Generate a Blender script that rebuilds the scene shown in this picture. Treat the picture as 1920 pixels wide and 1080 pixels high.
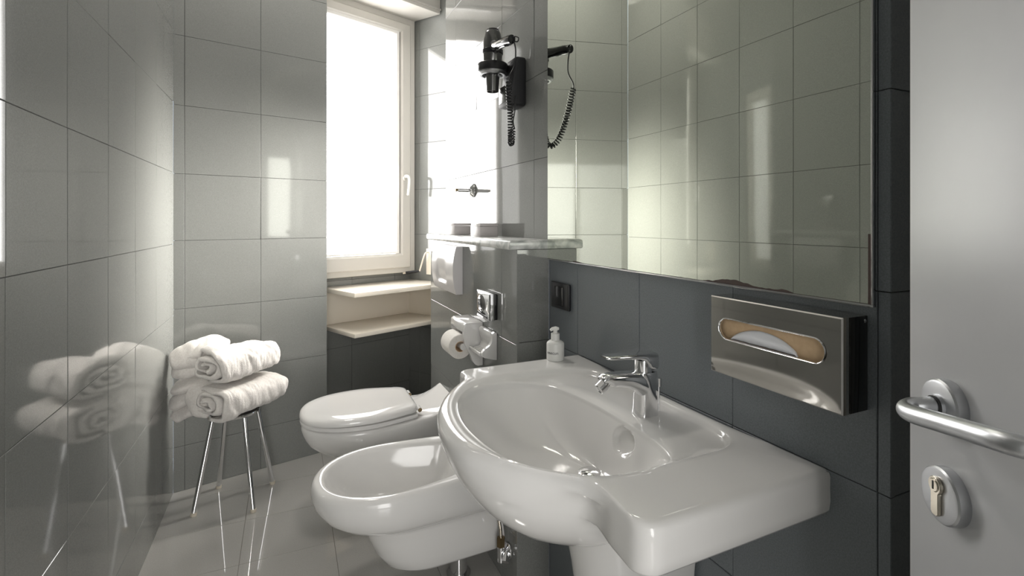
import bpy, bmesh, math, random
from mathutils import Vector, Matrix, noise
random.seed(7)
for o in list(bpy.data.objects): bpy.data.objects.remove(o, do_unlink=True)
sc = bpy.context.scene
COL = sc.collection
PI = math.pi
R = math.radians

# ---------------------------------------------------------------- camera, light, exposure
CAM_H = 1.243
F_PX = 930.0
cam_d = bpy.data.cameras.new('camera'); cam = bpy.data.objects.new('camera', cam_d); COL.objects.link(cam)
cam.location = (0, 0, CAM_H)
YAW = math.atan(419.0 / F_PX)
cam.rotation_euler = (PI / 2, 0, -YAW)
cam_d.sensor_width = 36.0; cam_d.lens = 36.0 * F_PX / 1920.0
cam_d.shift_y = -125.0 / 1920.0
cam_d.clip_start = 0.02
sc.camera = cam
sc.view_settings.view_transform = 'Standard'; sc.view_settings.look = 'None'
sc.view_settings.gamma = 1.0; sc.view_settings.use_curve_mapping = False
sc.view_settings.exposure = 0.45
w = bpy.data.worlds.new('world'); sc.world = w; w.use_nodes = True
w.node_tree.nodes['Background'].inputs[0].default_value = (0.75, 0.85, 1.0, 1)
w.node_tree.nodes['Background'].inputs[1].default_value = 1.0
PANE_STRENGTH = 7.5
SIDE_STRENGTH = 1.0
LAMP_W = 7.5
HALL_W = 23.0

def area(name, loc, target, sx, sy, watts, color):
    d = bpy.data.lights.new(name, 'AREA'); d.shape = 'RECTANGLE'; d.size = sx; d.size_y = sy
    d.energy = watts; d.color = color
    o = bpy.data.objects.new(name, d); COL.objects.link(o); o.location = loc
    o.rotation_euler = (Vector(target) - Vector(loc)).to_track_quat('-Z', 'Y').to_euler()
    return o
area('added_ceiling_lamp_light', (0.12, 2.38, 3.06), (0.12, 2.38, 0), 0.34, 0.34, LAMP_W, (1.0, 0.95, 0.89)).data.shape = 'DISK'  # light of the added ceiling lamp, out of view
area('hallway_fill_light', (-0.10, -1.2, 1.10), (0.05, 1.5, 1.0), 0.68, 1.9, HALL_W, (1.0, 0.985, 0.965))  # added fill standing in for doorway light behind the camera

o_ = area('side_fill_light', (.80, 2.715, 1.35), (-.48, 2.56, .80), .24, 1.25, 13.0, (1.0, .96, .90))  # added light behind the pier, brightens the far left wall
o_.data.spread = R(64)

# ---------------------------------------------------------------- materials
def mat(name, color=(.8, .8, .8), rough=.5, metal=0.0, ior=1.5, coat=0.0, spec=None, emit=None, es=0.0):
    m = bpy.data.materials.new(name); m.use_nodes = True
    b = m.node_tree.nodes['Principled BSDF']
    b.inputs['Base Color'].default_value = (*color, 1); b.inputs['Roughness'].default_value = rough
    b.inputs['Metallic'].default_value = metal; b.inputs['IOR'].default_value = ior
    b.inputs['Coat Weight'].default_value = coat
    if spec is not None: b.inputs['Specular IOR Level'].default_value = spec
    if emit: b.inputs['Emission Color'].default_value = (*emit, 1); b.inputs['Emission Strength'].default_value = es
    return m
def nd(m, t, **kw):
    n = m.node_tree.nodes.new(t)
    for k, v in kw.items(): setattr(n, k, v)
    return n
def noise_mix(m, c1, c2, scale, detail=4, lo=.35, hi=.65, bump=0.0, bscale=None, coord='Object'):
    nt = m.node_tree; b = nt.nodes['Principled BSDF']
    tc = nd(m, 'ShaderNodeTexCoord'); nz = nd(m, 'ShaderNodeTexNoise'); nz.inputs['Scale'].default_value = scale
    nz.inputs['Detail'].default_value = detail; cr = nd(m, 'ShaderNodeValToRGB')
    cr.color_ramp.elements[0].position = lo; cr.color_ramp.elements[0].color = (*c1, 1)
    cr.color_ramp.elements[1].position = hi; cr.color_ramp.elements[1].color = (*c2, 1)
    nt.links.new(tc.outputs[coord], nz.inputs['Vector']); nt.links.new(nz.outputs['Fac'], cr.inputs[0])
    nt.links.new(cr.outputs[0], b.inputs['Base Color'])
    if bump:
        n2 = nd(m, 'ShaderNodeTexNoise'); n2.inputs['Scale'].default_value = bscale or scale
        n2.inputs['Detail'].default_value = 3
        bp = nd(m, 'ShaderNodeBump'); bp.inputs['Strength'].default_value = bump; bp.inputs['Distance'].default_value = .002
        nt.links.new(tc.outputs[coord], n2.inputs['Vector']); nt.links.new(n2.outputs['Fac'], bp.inputs['Height'])
        nt.links.new(bp.outputs[0], b.inputs['Normal'])
    return m
M = {}
M['tile'] = noise_mix(mat('grey_stoneware_tile', rough=.055, ior=1.58), (.195, .200, .190), (.255, .261, .249), 420, 3, .3, .7)
M['floor'] = noise_mix(mat('polished_floor_tile', rough=.035, ior=1.75, coat=.6), (.42, .41, .385), (.48, .47, .445), 300, 3, .3, .7)
M['tile_matt'] = noise_mix(mat('honed_slate_tile', rough=.30, ior=1.45), (.150, .167, .181), (.212, .232, .247), 420, 3, .3, .7)
M['grout'] = mat('dark_grout', (.035, .035, .034), .8)
M['grout_floor'] = mat('floor_grout', (.16, .15, .13), .8)
M['plaster'] = mat('white_plaster', (.78, .77, .74), .8)
M['porcelain'] = mat('white_porcelain', (.80, .79, .775), .10, coat=.2)
M['chrome'] = mat('chrome', (.82, .82, .83), .06, 1.0)
M['steel'] = mat('polished_steel', (.62, .60, .57), .05, 1.0)
M['satin'] = mat('satin_steel', (.56, .57, .59), .36, 1.0)
M['brass'] = mat('nickel_brass', (.55, .50, .42), .25, 1.0)
M['brass_old'] = mat('aged_brass', (.30, .22, .12), .35, 1.0)
M['black'] = mat('black_plastic', (.012, .012, .014), .28)
M['blackmatt'] = mat('matt_black_plastic', (.014, .014, .016), .5)
M['blackgloss'] = mat('black_gloss_plastic', (.010, .010, .011), .12)
M['greyplastic'] = mat('dark_grey_chrome', (.16, .16, .155), .22, .8)
M['frame'] = mat('white_lacquered_window_frame', (.60, .575, .53), .3)
M['bead'] = mat('white_glazing_bead', (.88, .86, .83), .3)
M['cream'] = mat('cream_laminate', (.90, .83, .72), .22)
M['door'] = noise_mix(mat('light_grey_laminate', rough=.35), (.50, .505, .515), (.508, .513, .522), 30, 3)
M['plate'] = mat('light_grey_plastic', (.70, .68, .68), .25)
M['whiteplastic'] = mat('white_plastic', (.80, .80, .77), .35)
M['paper'] = noise_mix(mat('toilet_paper', rough=.9), (.80, .77, .72), (.86, .83, .79), 200, 3, bump=.3)
M['card'] = noise_mix(mat('tan_cardboard', rough=.75), (.74, .52, .31), (.80, .58, .36), 90, 4)
M['tissue'] = mat('white_tissue', (.90, .91, .95), .9)
M['box'] = mat('pale_grey_box', (.62, .58, .58), .4)
M['ink'] = mat('dark_ink', (.05, .05, .055), .6)
M['rubber'] = mat('dark_rubber', (.02, .02, .02), .6)
M['foot'] = mat('cream_rubber', (.62, .56, .46), .5)
M['pane'] = mat('frosted_glass_lit_by_day', (1, 1, 1), .4, emit=(1.0, .985, .965), es=PANE_STRENGTH)
M['added_side_pane'] = mat('added_glowing_side_glass', (1, 1, 1), .4, emit=(1.0, .97, .93), es=SIDE_STRENGTH)  # glow of the added, unseen side window
M['lampglass'] = mat('added_lamp_glass', (.9, .9, .88), .3, emit=(1, .95, .88), es=2.0)  # glow of the added ceiling lamp
# towels: terry cloth
m = noise_mix(mat('white_terry_cloth', rough=.95, spec=.1), (.74, .70, .665), (.82, .79, .755), 120, 4, bump=.9, bscale=420)
M['towel'] = m
m.node_tree.nodes['Principled BSDF'].inputs['Sheen Weight'].default_value = .4
# marble
m = mat('veined_marble', rough=.18, coat=.2); nt = m.node_tree; b = nt.nodes['Principled BSDF']
tc = nd(m, 'ShaderNodeTexCoord'); n1 = nd(m, 'ShaderNodeTexNoise'); n1.inputs['Scale'].default_value = 14; n1.inputs['Detail'].default_value = 8
n1.inputs['Distortion'].default_value = 1.2
cr = nd(m, 'ShaderNodeValToRGB'); e = cr.color_ramp.elements
e[0].position = .30; e[0].color = (.34, .36, .35, 1); e[1].position = .56; e[1].color = (.80, .80, .78, 1)
x = cr.color_ramp.elements.new(.46); x.color = (.66, .67, .65, 1)
nt.links.new(tc.outputs['Object'], n1.inputs['Vector']); nt.links.new(n1.outputs[0], cr.inputs[0]); nt.links.new(cr.outputs[0], b.inputs['Base Color'])
M['marble'] = m
# window niche marble-free cream; mirror with corroded silvering along its lower and near edges
MIR_Y0, MIR_Y1, MIR_Z0, MIR_Z1 = .455, 1.47, 1.119, 2.55
m = mat('silvered_mirror', (.93, .965, .87), .0, 1.0); nt = m.node_tree; b = nt.nodes['Principled BSDF']
geo = nd(m, 'ShaderNodeNewGeometry'); sx = nd(m, 'ShaderNodeSeparateXYZ'); nt.links.new(geo.outputs['Position'], sx.inputs[0])
nz = nd(m, 'ShaderNodeTexNoise'); nz.inputs['Scale'].default_value = 6; nz.inputs['Detail'].default_value = 4; nz.inputs['Roughness'].default_value = .5
nt.links.new(geo.outputs['Position'], nz.inputs['Vector'])
def math_n(op, a, bb, cc=None):
    n = nd(m, 'ShaderNodeMath', operation=op)
    for i, v in enumerate([a, bb, cc]):
        if v is None: continue
        if isinstance(v, (int, float)): n.inputs[i].default_value = v
        else: nt.links.new(v, n.inputs[i])
    return n.outputs[0]
dz = math_n('SUBTRACT', sx.outputs['Z'], MIR_Z0); dy = math_n('SUBTRACT', sx.outputs['Y'], MIR_Y0)
wid = math_n('MULTIPLY', math_n('MAXIMUM', math_n('SUBTRACT', nz.outputs['Fac'], .54), 0.0), .07)
# thicker corrosion towards the near lower corner (a stain with its own shape)
c1 = math_n('LESS_THAN', dz, math_n('ADD', wid, .0002))
wid2 = math_n('ADD', .0045, math_n('MULTIPLY', math_n('MAXIMUM', math_n('SUBTRACT', nz.outputs['Fac'], .5), 0.0), .02))
c2 = math_n('MULTIPLY', math_n('LESS_THAN', dy, wid2), math_n('LESS_THAN', dz, .105))
c = math_n('MAXIMUM', c1, c2)
mx = nd(m, 'ShaderNodeMix', data_type='RGBA'); nt.links.new(c, mx.inputs['Factor'])
mx.inputs['A'].default_value = (.93, .965, .87, 1); mx.inputs['B'].default_value = (.075, .05, .042, 1)
nt.links.new(mx.outputs['Result'], b.inputs['Base Color'])
nt.links.new(math_n('MULTIPLY', c, .5), b.inputs['Roughness']); nt.links.new(math_n('SUBTRACT', 1.0, c), b.inputs['Metallic'])
M['mirror'] = m

# ---------------------------------------------------------------- helpers
def link(name, bm, m, parent=None, smooth=True, angle=35):
    me = bpy.data.meshes.new(name)
    bmesh.ops.recalc_face_normals(bm, faces=bm.faces)
    bm.to_mesh(me); bm.free()
    o = bpy.data.objects.new(name, me); COL.objects.link(o)
    ms = m if isinstance(m, (list, tuple)) else [m]
    for q in ms: me.materials.append(M[q])
    if smooth:
        for p in me.polygons: p.use_smooth = True
        me.set_sharp_from_angle(angle=R(angle))
    if parent: o.parent = parent
    return o
def raw(name, verts, faces, m, parent=None, smooth=True, angle=35, recalc=True):
    bm = bmesh.new(); vs = [bm.verts.new(v) for v in verts]
    for f in faces:
        try: bm.faces.new([vs[i] for i in f])
        except ValueError: pass
    return link(name, bm, m, parent, smooth, angle)
def tag(o, label, cat, group=None):
    o['label'] = label; o['category'] = cat
    if group: o['group'] = group
    return o
def thing(name, label, cat, loc=(0, 0, 0), group=None):
    o = bpy.data.objects.new(name, None); COL.objects.link(o); o.location = loc; o.empty_display_size = .05
    PARENTS.append(o)
    return tag(o, label, cat, group)
PARENTS = []
def adopt(root):
    # parts are modelled in world coordinates; keep them there under a parent that stands at the thing's base
    bpy.context.view_layer.update()
    inv = Matrix.Translation(root.location).inverted()
    for c_ in root.children: c_.matrix_parent_inverse = inv
def struct(o):
    o['kind'] = 'structure'; return o
def T2(ang, p=(0, 0, 0)):
    return Matrix.Translation(Vector(p)) @ Matrix.Rotation(R(ang), 4, 'Z')
def add_box(bm, lo, hi, bevel=0.0, seg=2, mtx=None, mi=0):
    lo = Vector(lo); hi = Vector(hi)
    r = bmesh.ops.create_cube(bm, size=1.0); vs = r['verts']
    for v in vs: v.co = Vector(((lo.x + hi.x) / 2 + v.co.x * (hi.x - lo.x), (lo.y + hi.y) / 2 + v.co.y * (hi.y - lo.y), (lo.z + hi.z) / 2 + v.co.z * (hi.z - lo.z)))
    fs = list({f for v in vs for f in v.link_faces})
    for f in fs: f.material_index = mi
    if bevel > 0:
        es = list({e_ for v in vs for e_ in v.link_edges})
        r2 = bmesh.ops.bevel(bm, geom=es, offset=bevel, segments=seg, affect='EDGES', profile=.5)
        vs = list({v for f in r2['faces'] for v in f.verts} | {v for v in vs if v.is_valid})
    if mtx is not None:
        for v in vs: v.co = mtx @ v.co
    return vs
def box(name, lo, hi, m, parent=None, bevel=0.002, seg=2, mtx=None):
    bm = bmesh.new(); add_box(bm, lo, hi, bevel, seg, mtx); return link(name, bm, m, parent)
def catmull(pts, n=8, closed=False):
    P = [Vector(p) for p in pts]; out = []; N = len(P)
    rng = range(N) if closed else range(N - 1)
    for i in rng:
        a, b_, c_, d_ = (P[(i - 1) % N], P[i], P[(i + 1) % N], P[(i + 2) % N]) if closed else (P[max(i - 1, 0)], P[i], P[i + 1], P[min(i + 2, N - 1)])
        for k in range(n):
            t = k / n
            out.append(.5 * ((2 * b_) + (c_ - a) * t + (2 * a - 5 * b_ + 4 * c_ - d_) * t * t + (-a + 3 * b_ - 3 * c_ + d_) * t ** 3))
    if not closed: out.append(P[-1])
    return out
def add_tube(bm, pts, rad, seg=12, cap=True, flat=None):
    P = [Vector(p) for p in pts]; n = len(P); rings = []
    rads = rad if isinstance(rad, (list, tuple)) else [rad] * n
    t0 = (P[1] - P[0]).normalized(); up = Vector((0, 0, 1)) if abs(t0.z) < .9 else Vector((1, 0, 0))
    nrm = (up - t0 * up.dot(t0)).normalized()
    for i in range(n):
        t = (P[min(i + 1, n - 1)] - P[max(i - 1, 0)])
        if t.length < 1e-9: t = t0
        t.normalize(); nrm = (nrm - t * nrm.dot(t)).normalized(); bn = t.cross(nrm)
        rings.append([bm.verts.new(P[i] + (nrm * math.cos(2 * PI * k / seg) + bn * math.sin(2 * PI * k / seg) * (flat or 1)) * rads[i]) for k in range(seg)])
    for i in range(n - 1):
        for k in range(seg): bm.faces.new((rings[i][k], rings[i][(k + 1) % seg], rings[i + 1][(k + 1) % seg], rings[i + 1][k]))
    if cap: bm.faces.new(rings[0][::-1]); bm.faces.new(rings[-1])
def tube(name, pts, rad, m, parent=None, seg=14, flat=None, cap=True):
    bm = bmesh.new(); add_tube(bm, pts, rad, seg, cap, flat); return link(name, bm, m, parent, angle=50)
def add_lathe(bm, prof, c=(0, 0, 0), axis=(0, 0, 1), seg=40, sy=1.0):
    ax = Vector(axis).normalized(); q = ax.to_track_quat('Z', 'Y'); c = Vector(c); rings = []
    for (r_, z) in prof:
        if r_ < 1e-6: rings.append([bm.verts.new(c + q @ Vector((0, 0, z)))])
        else: rings.append([bm.verts.new(c + q @ Vector((r_ * math.cos(2 * PI * k / seg), sy * r_ * math.sin(2 * PI * k / seg), z))) for k in range(seg)])
    for a, b_ in zip(rings[:-1], rings[1:]):
        for k in range(seg):
            k2 = (k + 1) % seg
            if len(a) == 1 and len(b_) == 1: continue
            if len(a) == 1: bm.faces.new((a[0], b_[k2], b_[k]))
            elif len(b_) == 1: bm.faces.new((a[k], a[k2], b_[0]))
            else: bm.faces.new((a[k], a[k2], b_[k2], b_[k]))
def lathe(name, prof, c, m, parent=None, axis=(0, 0, 1), seg=40, sy=1.0, angle=35):
    bm = bmesh.new(); add_lathe(bm, prof, c, axis, seg, sy); return link(name, bm, m, parent, angle=angle)
def loft(bm, rings, cap0=True, cap1=True, closed=True):
    rs = [[bm.verts.new(p) for p in r_] for r_ in rings]; n = len(rs[0])
    for a, b_ in zip(rs[:-1], rs[1:]):
        for k in range(n if closed else n - 1):
            k2 = (k + 1) % n; bm.faces.new((a[k], a[k2], b_[k2], b_[k]))
    if cap0: bm.faces.new(rs[0][::-1])
    if cap1: bm.faces.new(rs[-1])
    return rs
def prism(name, poly, depth_vec, m, parent=None, bevel=0.0, seg=2, mtx=None):
    bm = bmesh.new(); a = [bm.verts.new(Vector(p)) for p in poly]; b_ = [bm.verts.new(Vector(p) + Vector(depth_vec)) for p in poly]
    n = len(poly); bm.faces.new(a[::-1]); bm.faces.new(b_)
    for k in range(n): bm.faces.new((a[k], a[(k + 1) % n], b_[(k + 1) % n], b_[k]))
    if bevel: bmesh.ops.bevel(bm, geom=list(bm.edges), offset=bevel, segments=seg, affect='EDGES', profile=.5)
    if mtx is not None:
        for v in bm.verts: v.co = mtx @ v.co
    return link(name, bm, m, parent)

# ---------------------------------------------------------------- tiled surfaces: every wall face is a grid of bevelled slabs in dark grout
def tiled(name, p0, ang, sj, zj, face_sign=-1, thick=.05, mats=('tile', 'grout'), jit=.0005, gap=.0007, jscale=1.0):
    """local x runs along the wall from p0 in direction ang; the face looks to local face_sign*y."""
    bm = bmesh.new(); fs = face_sign
    def V(x_, y_, z_): return Vector((x_, y_ * -fs, z_))       # y_>0 goes into the wall
    add_box(bm, (sj[0] + .007, -.5, zj[0]), (sj[-1] - .007, .5, zj[-1]), mi=1)
    for v in bm.verts: v.co = V(v.co.x, .0028 if v.co.y < 0 else thick, v.co.z)
    for i in range(len(sj) - 1):
        for j in range(len(zj) - 1):
            x0, x1 = sj[i] + (gap if i else 0), sj[i + 1] - (gap if i < len(sj) - 2 else 0)
            z0, z1 = zj[j] + gap, zj[j + 1] - gap
            if x1 - x0 < .004 or z1 - z0 < .004: continue
            off = random.uniform(-jit, jit) * .6; tx = random.uniform(-jit, jit) * jscale; tz = random.uniform(-jit, jit) * jscale
            be = .0009
            co = []
            for (ax, az) in ((x0, z0), (x1, z0), (x1, z1), (x0, z1)):
                d = off + tx * (1 if ax == x1 else -1) + tz * (1 if az == z1 else -1)
                sx_ = be if ax == x0 else -be; sz_ = be if az == z0 else -be
                co.append((bm.verts.new(V(ax, .008, az)), bm.verts.new(V(ax, d + be, az)), bm.verts.new(V(ax + sx_, d, az + sz_))))
            f = bm.faces.new([q[2] for q in co])
            for k in range(4):
                a, b_ = co[k], co[(k + 1) % 4]
                bm.faces.new((a[0], b_[0], b_[1], a[1])); bm.faces.new((a[1], b_[1], b_[2], a[2]))
    mtx = T2(ang, (p0[0], p0[1], 0))
    for v in bm.verts: v.co = mtx @ v.co
    o = link(name, bm, mats, None, smooth=False)
    return struct(o)

Z2 = [0, .206, .522, .839, 1.154, 1.462, 1.778, 2.10, 2.42, 2.74, 3.15]
ZL = [0, .158, .485, .812, 1.139, 1.466, 1.790, 2.115, 2.44, 2.76, 3.15]
ZR = [0, .24, .54, .839, 1.139, 1.437, 1.735, 2.03, 2.33, 2.63, 3.15]
# left wall: X=-.48, facing +X.  local x = world +Y (ang 90); local -y = world +X
tiled('wall_left', (-.48, -1.3), 90, [0, .25, .54, .825, 1.11, 1.40, 1.675, 1.95, 2.245, 2.528, 2.813, 3.105, 3.387, 3.682, 4.003], ZL)
# towel wall behind the stool
TW = (-.48, 2.703); TA = 13.3
tiled('wall_back', TW, TA, [0, .043, .363, .687], Z2)
tw_end = Vector((TW[0] + .687 * math.cos(R(TA)), TW[1] + .687 * math.sin(R(TA)), 0))
WW = (.21, 3.235); WA = 20.7
wdir = Vector((math.cos(R(WA)), math.sin(R(WA)), 0)); wn = Vector((math.sin(R(WA)), -math.cos(R(WA)), 0))
def WP(s, out=0.0, z=0.0): return Vector((WW[0], WW[1], 0)) + wdir * s + wn * out + Vector((0, 0, z))
w0 = WP(-.03)
d_ = Vector((w0.x, w0.y, 0)) - tw_end
tiled('wall_recess_left', (tw_end.x, tw_end.y), math.degrees(math.atan2(d_.y, d_.x)), [0, .19, d_.length], Z2, face_sign=-1)
# window wall: tiles below the window, then lintel; jambs at both sides
tiled('wall_window', (WW[0], WW[1]), WA, [-.03, .169, .479, .60], [0, .14, .456, .772, .875, .96])
tiled('wall_window_lintel', (WW[0], WW[1]), WA, [-.03, .169, .479, .60], [2.60, 2.74, 3.15])
# recess right wall
RA = 123.2
rdir = Vector((math.cos(R(RA)), math.sin(R(RA)), 0)); r0 = Vector((.766, 3.447, 0)) - rdir * .40
tiled('wall_recess_right', (r0.x, r0.y), RA, [0, .06, .30, .41], Z2, face_sign=1)
# pier: upper face (behind the shelf), lower boxed-out face, its near end and its far end
UA = 91.2
udir = Vector((math.cos(R(UA)), math.sin(R(UA)), 0)); un = Vector((-math.sin(R(UA)), math.cos(R(UA)), 0))
def UP(s, out=0.0, z=0.0): return Vector((.8, 1.47, 0)) + udir * s + un * out + Vector((0, 0, z))
tiled('wall_pier_upper', (.8, 1.47), UA, [0, .109, .388, .674, .962, 1.125], [1.165, 1.462, 1.757, 2.044, 2.34, 2.64, 3.15], jit=.0006, face_sign=1)
tiled('wall_pier_lower', (.68, 1.47), 90, [0, .13, .41, .742, 1.073], [0, .206, .50, .838, 1.150], thick=.13, face_sign=1)
tiled('wall_pier_end', (.68, 1.47), 0, [0, .12], [0, .24, .54, .845, 1.150], thick=.02)
e0 = UP(1.125); e1 = Vector((.985, 3.14, 0)); dd = e1 - e0
pba = math.degrees(math.atan2(dd.y, dd.x))
tiled('wall_pier_back', (e0.x + .004, e0.y + .004), pba, [0, .3, dd.length], [0, .206, .522, .86], face_sign=1)
tiled('wall_pier_back_lintel', (e0.x + .004, e0.y + .004), pba, [0, .3, dd.length], [2.30, 2.62, 3.15], face_sign=1)
tiled('wall_pier_back_side', (e0.x + .004 + dd.x * .66, e0.y + .004 + dd.y * .66), pba, [0, dd.length * .34], [.86, 1.15, 1.46, 1.78, 2.10, 2.30], face_sign=1)
# right wall with the mirror
tiled('wall_right', (.8, .432), 90, [0, .018, .283, .568, .859, 1.038], ZR, mats=('tile_matt', 'grout'), face_sign=1)
tiled('wall_right_return', (.8, .432), 0, [0, .26, .46], ZR, mats=('tile_matt', 'grout'), thick=.03)
# unseen part of the room behind the camera
struct(box('wall_hall_right', (1.25, -1.3, 0), (1.30, .46, 3.15), 'plaster', bevel=0))
struct(box('wall_hall_back', (-.53, -1.35, 0), (1.30, -1.3, 3.15), 'plaster', bevel=0))
struct(box('added_doorway_wall', (.25, -.42, 0), (1.25, -.30, 3.15), 'plaster', bevel=0))  # added partition, keeps the hallway fill off the right wall return
struct(box('ceiling', (-.55, -1.35, 3.15), (1.35, 3.7, 3.2), 'plaster', bevel=0))
# floor: world x/y grid built as a flat tiled slab
def floor():
    xs = [-.49, -.164, .162, .488, .814, 1.14, 1.30]
    ys = [-1.35, -1.14, -.85, -.56, -.27, .02, .31, .60, .89, 1.18, 1.47, 1.755, 2.042, 2.335, 2.62, 2.91, 3.20, 3.49, 3.7]
    bm = bmesh.new(); add_box(bm, (-.55, -1.35, -.06), (1.35, 3.7, -.0015), mi=1)
    g = .0008; be = .0006
    for i in range(len(xs) - 1):
        for j in range(len(ys) - 1):
            a = random.uniform(-.0003, .0003); b_ = random.uniform(-.0002, .0002); c0 = random.uniform(-.0002, .0002)
            cs = []
            for (x_, y_) in ((xs[i] + g, ys[j] + g), (xs[i + 1] - g, ys[j] + g), (xs[i + 1] - g, ys[j + 1] - g), (xs[i] + g, ys[j + 1] - g)):
                z_ = c0 + a * (1 if x_ > xs[i] + .02 else -1) + b_ * (1 if y_ > ys[j] + .02 else -1)
                sx_ = be if x_ < xs[i] + .02 else -be; sy_ = be if y_ < ys[j] + .02 else -be
                cs.append((bm.verts.new((x_, y_, -.002)), bm.verts.new((x_, y_, z_ - be)), bm.verts.new((x_ + sx_, y_ + sy_, z_))))
            bm.faces.new([q[2] for q in cs])
            for k in range(4):
                p, q = cs[k], cs[(k + 1) % 4]
                bm.faces.new((p[0], q[0], q[1], p[1])); bm.faces.new((p[1], q[1], q[2], p[2]))
    return struct(link('floor', bm, ('floor', 'grout_floor'), smooth=False))
floor()

# ---------------------------------------------------------------- window
MW = Matrix.Translation(Vector((WW[0], WW[1], 0))) @ Matrix.Rotation(R(WA), 4, 'Z')      # local x along the wall, -y into the room
win = bpy.data.objects.new('window_1', None); COL.objects.link(win); struct(win); win.location = WP(.28, .03, .897)
WL, WR_, WB, WT = -.16, .602, .897, 2.622
def wframe(name, x0, x1, z0, z1, wx0, wx1, wz0, wz1, y0, y1, bev, m='frame'):
    """rectangular ring; outer x0..x1/z0..z1, member widths wx0,wx1,wz0,wz1; y0 front, y1 back"""
    bm = bmesh.new()
    O = [(x0, z0), (x1, z0), (x1, z1), (x0, z1)]; I = [(x0 + wx0, z0 + wz0), (x1 - wx1, z0 + wz0), (x1 - wx1, z1 - wz1), (x0 + wx0, z1 - wz1)]
    loops = []
    b_ = bev
    def ins(L, d, s):  # s=+1 shrink
        return [(L[0][0] + d * s, L[0][1] + d * s), (L[1][0] - d * s, L[1][1] + d * s), (L[2][0] - d * s, L[2][1] - d * s), (L[3][0] + d * s, L[3][1] - d * s)]
    loops = [(O, y1), (O, y0 + b_), (ins(O, b_, 1), y0), (ins(I, b_ * 2.2, -1), y0), (I, y0 + b_ * 1.6), (I, y1)]
    vs = [[bm.verts.new(MW @ Vector((p[0], y_, p[1]))) for p in L] for L, y_ in loops]
    for a, c_ in zip(vs, vs[1:] + vs[:1]):
        for k in range(4): bm.faces.new((a[k], a[(k + 1) % 4], c_[(k + 1) % 4], c_[k]))
    return link(name, bm, m, win, angle=20)
wframe('window_frame', WL, WR_, WB, WT, .06, .055, .055, .055, -.060, .02, .004)
wframe('sash', WL + .045, WR_ - .045, WB + .035, WT - .045, .085, .075, .095, .065, -.078, -.02, .006)
# glazing beads stand proud around the pane, the pane itself sits back
gx0, gx1, gz0, gz1 = -.03, .452, 1.035, 2.512
wframe('glazing_bead', gx0 - .02, gx1 + .022, gz0 - .005, gz1 + .006, .022, .026, .016, .028, -.070, -.025, .003, 'bead')
box('pane', (gx0 - .02, -.036, gz0 - .01), (gx1 + .01, -.028, gz1 + .01), 'pane', win, 0, mtx=MW)
# handle on the sash
hs = .508; hz = 1.545
lathe('window_handle_rose', [(0, 0), (.016, 0), (.016, .006), (.013, .010), (0, .010)], WP(hs, .078, hz - .012), 'frame', win, axis=wn, seg=24, sy=1.0)
rose = win.children[-1] if win.children else None
bm = bmesh.new()
pl = [WP(hs, .084, hz), WP(hs, .105, hz), WP(hs + .002, .122, hz - .006), WP(hs + .004, .128, hz - .022), WP(hs + .004, .126, hz - .06), WP(hs + .003, .120, hz - .10), WP(hs + .002, .117, hz - .128)]
add_tube(bm, catmull(pl, 5), .0095, 12, flat=.8); link('window_handle', bm, 'whiteplastic', win)
adopt(win)
# added unseen frosted side window behind the pier, lights the far left wall
MW2 = Matrix.Translation(Vector((e0.x + .004, e0.y + .004, 0))) @ Matrix.Rotation(R(pba + 180), 4, 'Z')   # local -y into the room
win2 = bpy.data.objects.new('added_window_2', None); COL.objects.link(win2); struct(win2); win2.location = (e0.x + .05, e0.y + .3, .86)
L2 = dd.length
wk = (MW, win); MW, win = MW2, win2
wframe('window_frame', -L2 * .66 + .002, -.004, .862, 2.298, .05, .05, .05, .05, .016, .06, .004)
wframe('sash', -L2 * .66 + .03, -.03, .90, 2.26, .06, .06, .06, .06, .012, .05, .005)
box('pane', (-L2 * .66 + .08, .026, .95), (-.08, .034, 2.21), 'added_side_pane', win, 0, mtx=MW)
MW, win = wk
adopt(win2)
# dark slit jamb fillers outside the frame are wall; exterior side closed by the reveal
struct(box('wall_window_jamb', (-.25, -.02, .9), (-.12, .05, 2.7), 'plaster', bevel=0, mtx=MW))
# roller shutter box above the window
rb = thing('roller_shutter_box', 'white lacquered roller shutter box fixed above the window', 'shutter box', WP(.25, .15, 2.615))
prism('casing', [(-.2, -.01, 2.618), (.590, -.01, 2.618), (.651, -.285, 2.618), (-.2, -.285, 2.618)], (0, 0, .31), 'frame', rb, .004, mtx=MW)
prism('lower_lip', [(-.2, -.285, 2.640), (-.2, -.293, 2.640), (-.2, -.293, 2.652), (-.2, -.285, 2.652)], (.851, 0, 0), 'frame', rb, .001, mtx=MW)
adopt(rb)

# ---------------------------------------------------------------- cream shelf unit under the window
su = thing('window_shelf_unit', 'cream open shelf unit built into the niche under the window', 'shelf', WP(.3, .18, .59))
def cbox(name, lo, hi, m='cream'): return box(name, lo, hi, m, su, .002, mtx=MW)
cut = .355
# front edge runs flush with the towel wall corner; right end follows the splayed recess wall
def board(name, z0, z1, out):
    P = [WP(-.03, .004), WP(.592, .004), WP(.592, .004) - rdir * .36, WP(-.005, out)]
    P = [Vector((p.x, p.y, z0)) for p in P]
    return prism(name, P, (0, 0, z1 - z0), 'cream', su, .003)
board('top_board', .815, .8415, .372)
board('bottom_board', .588, .612, .372)
cbox('back_panel', (-.02, -.022, .612), (.585, -.004, .815))
p = [Vector((*(WP(.592, .006).xy), .612)), Vector((*((WP(.592, .006) - rdir * .335).xy), .612)), Vector((*((WP(.592, .006) - rdir * .335).xy), .815)), Vector((*(WP(.592, .006).xy), .815))]
prism('side_panel', p, tuple(Vector((-math.sin(R(RA)), math.cos(R(RA)), 0)) * .016), 'cream', su, .001)
adopt(su)

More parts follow.
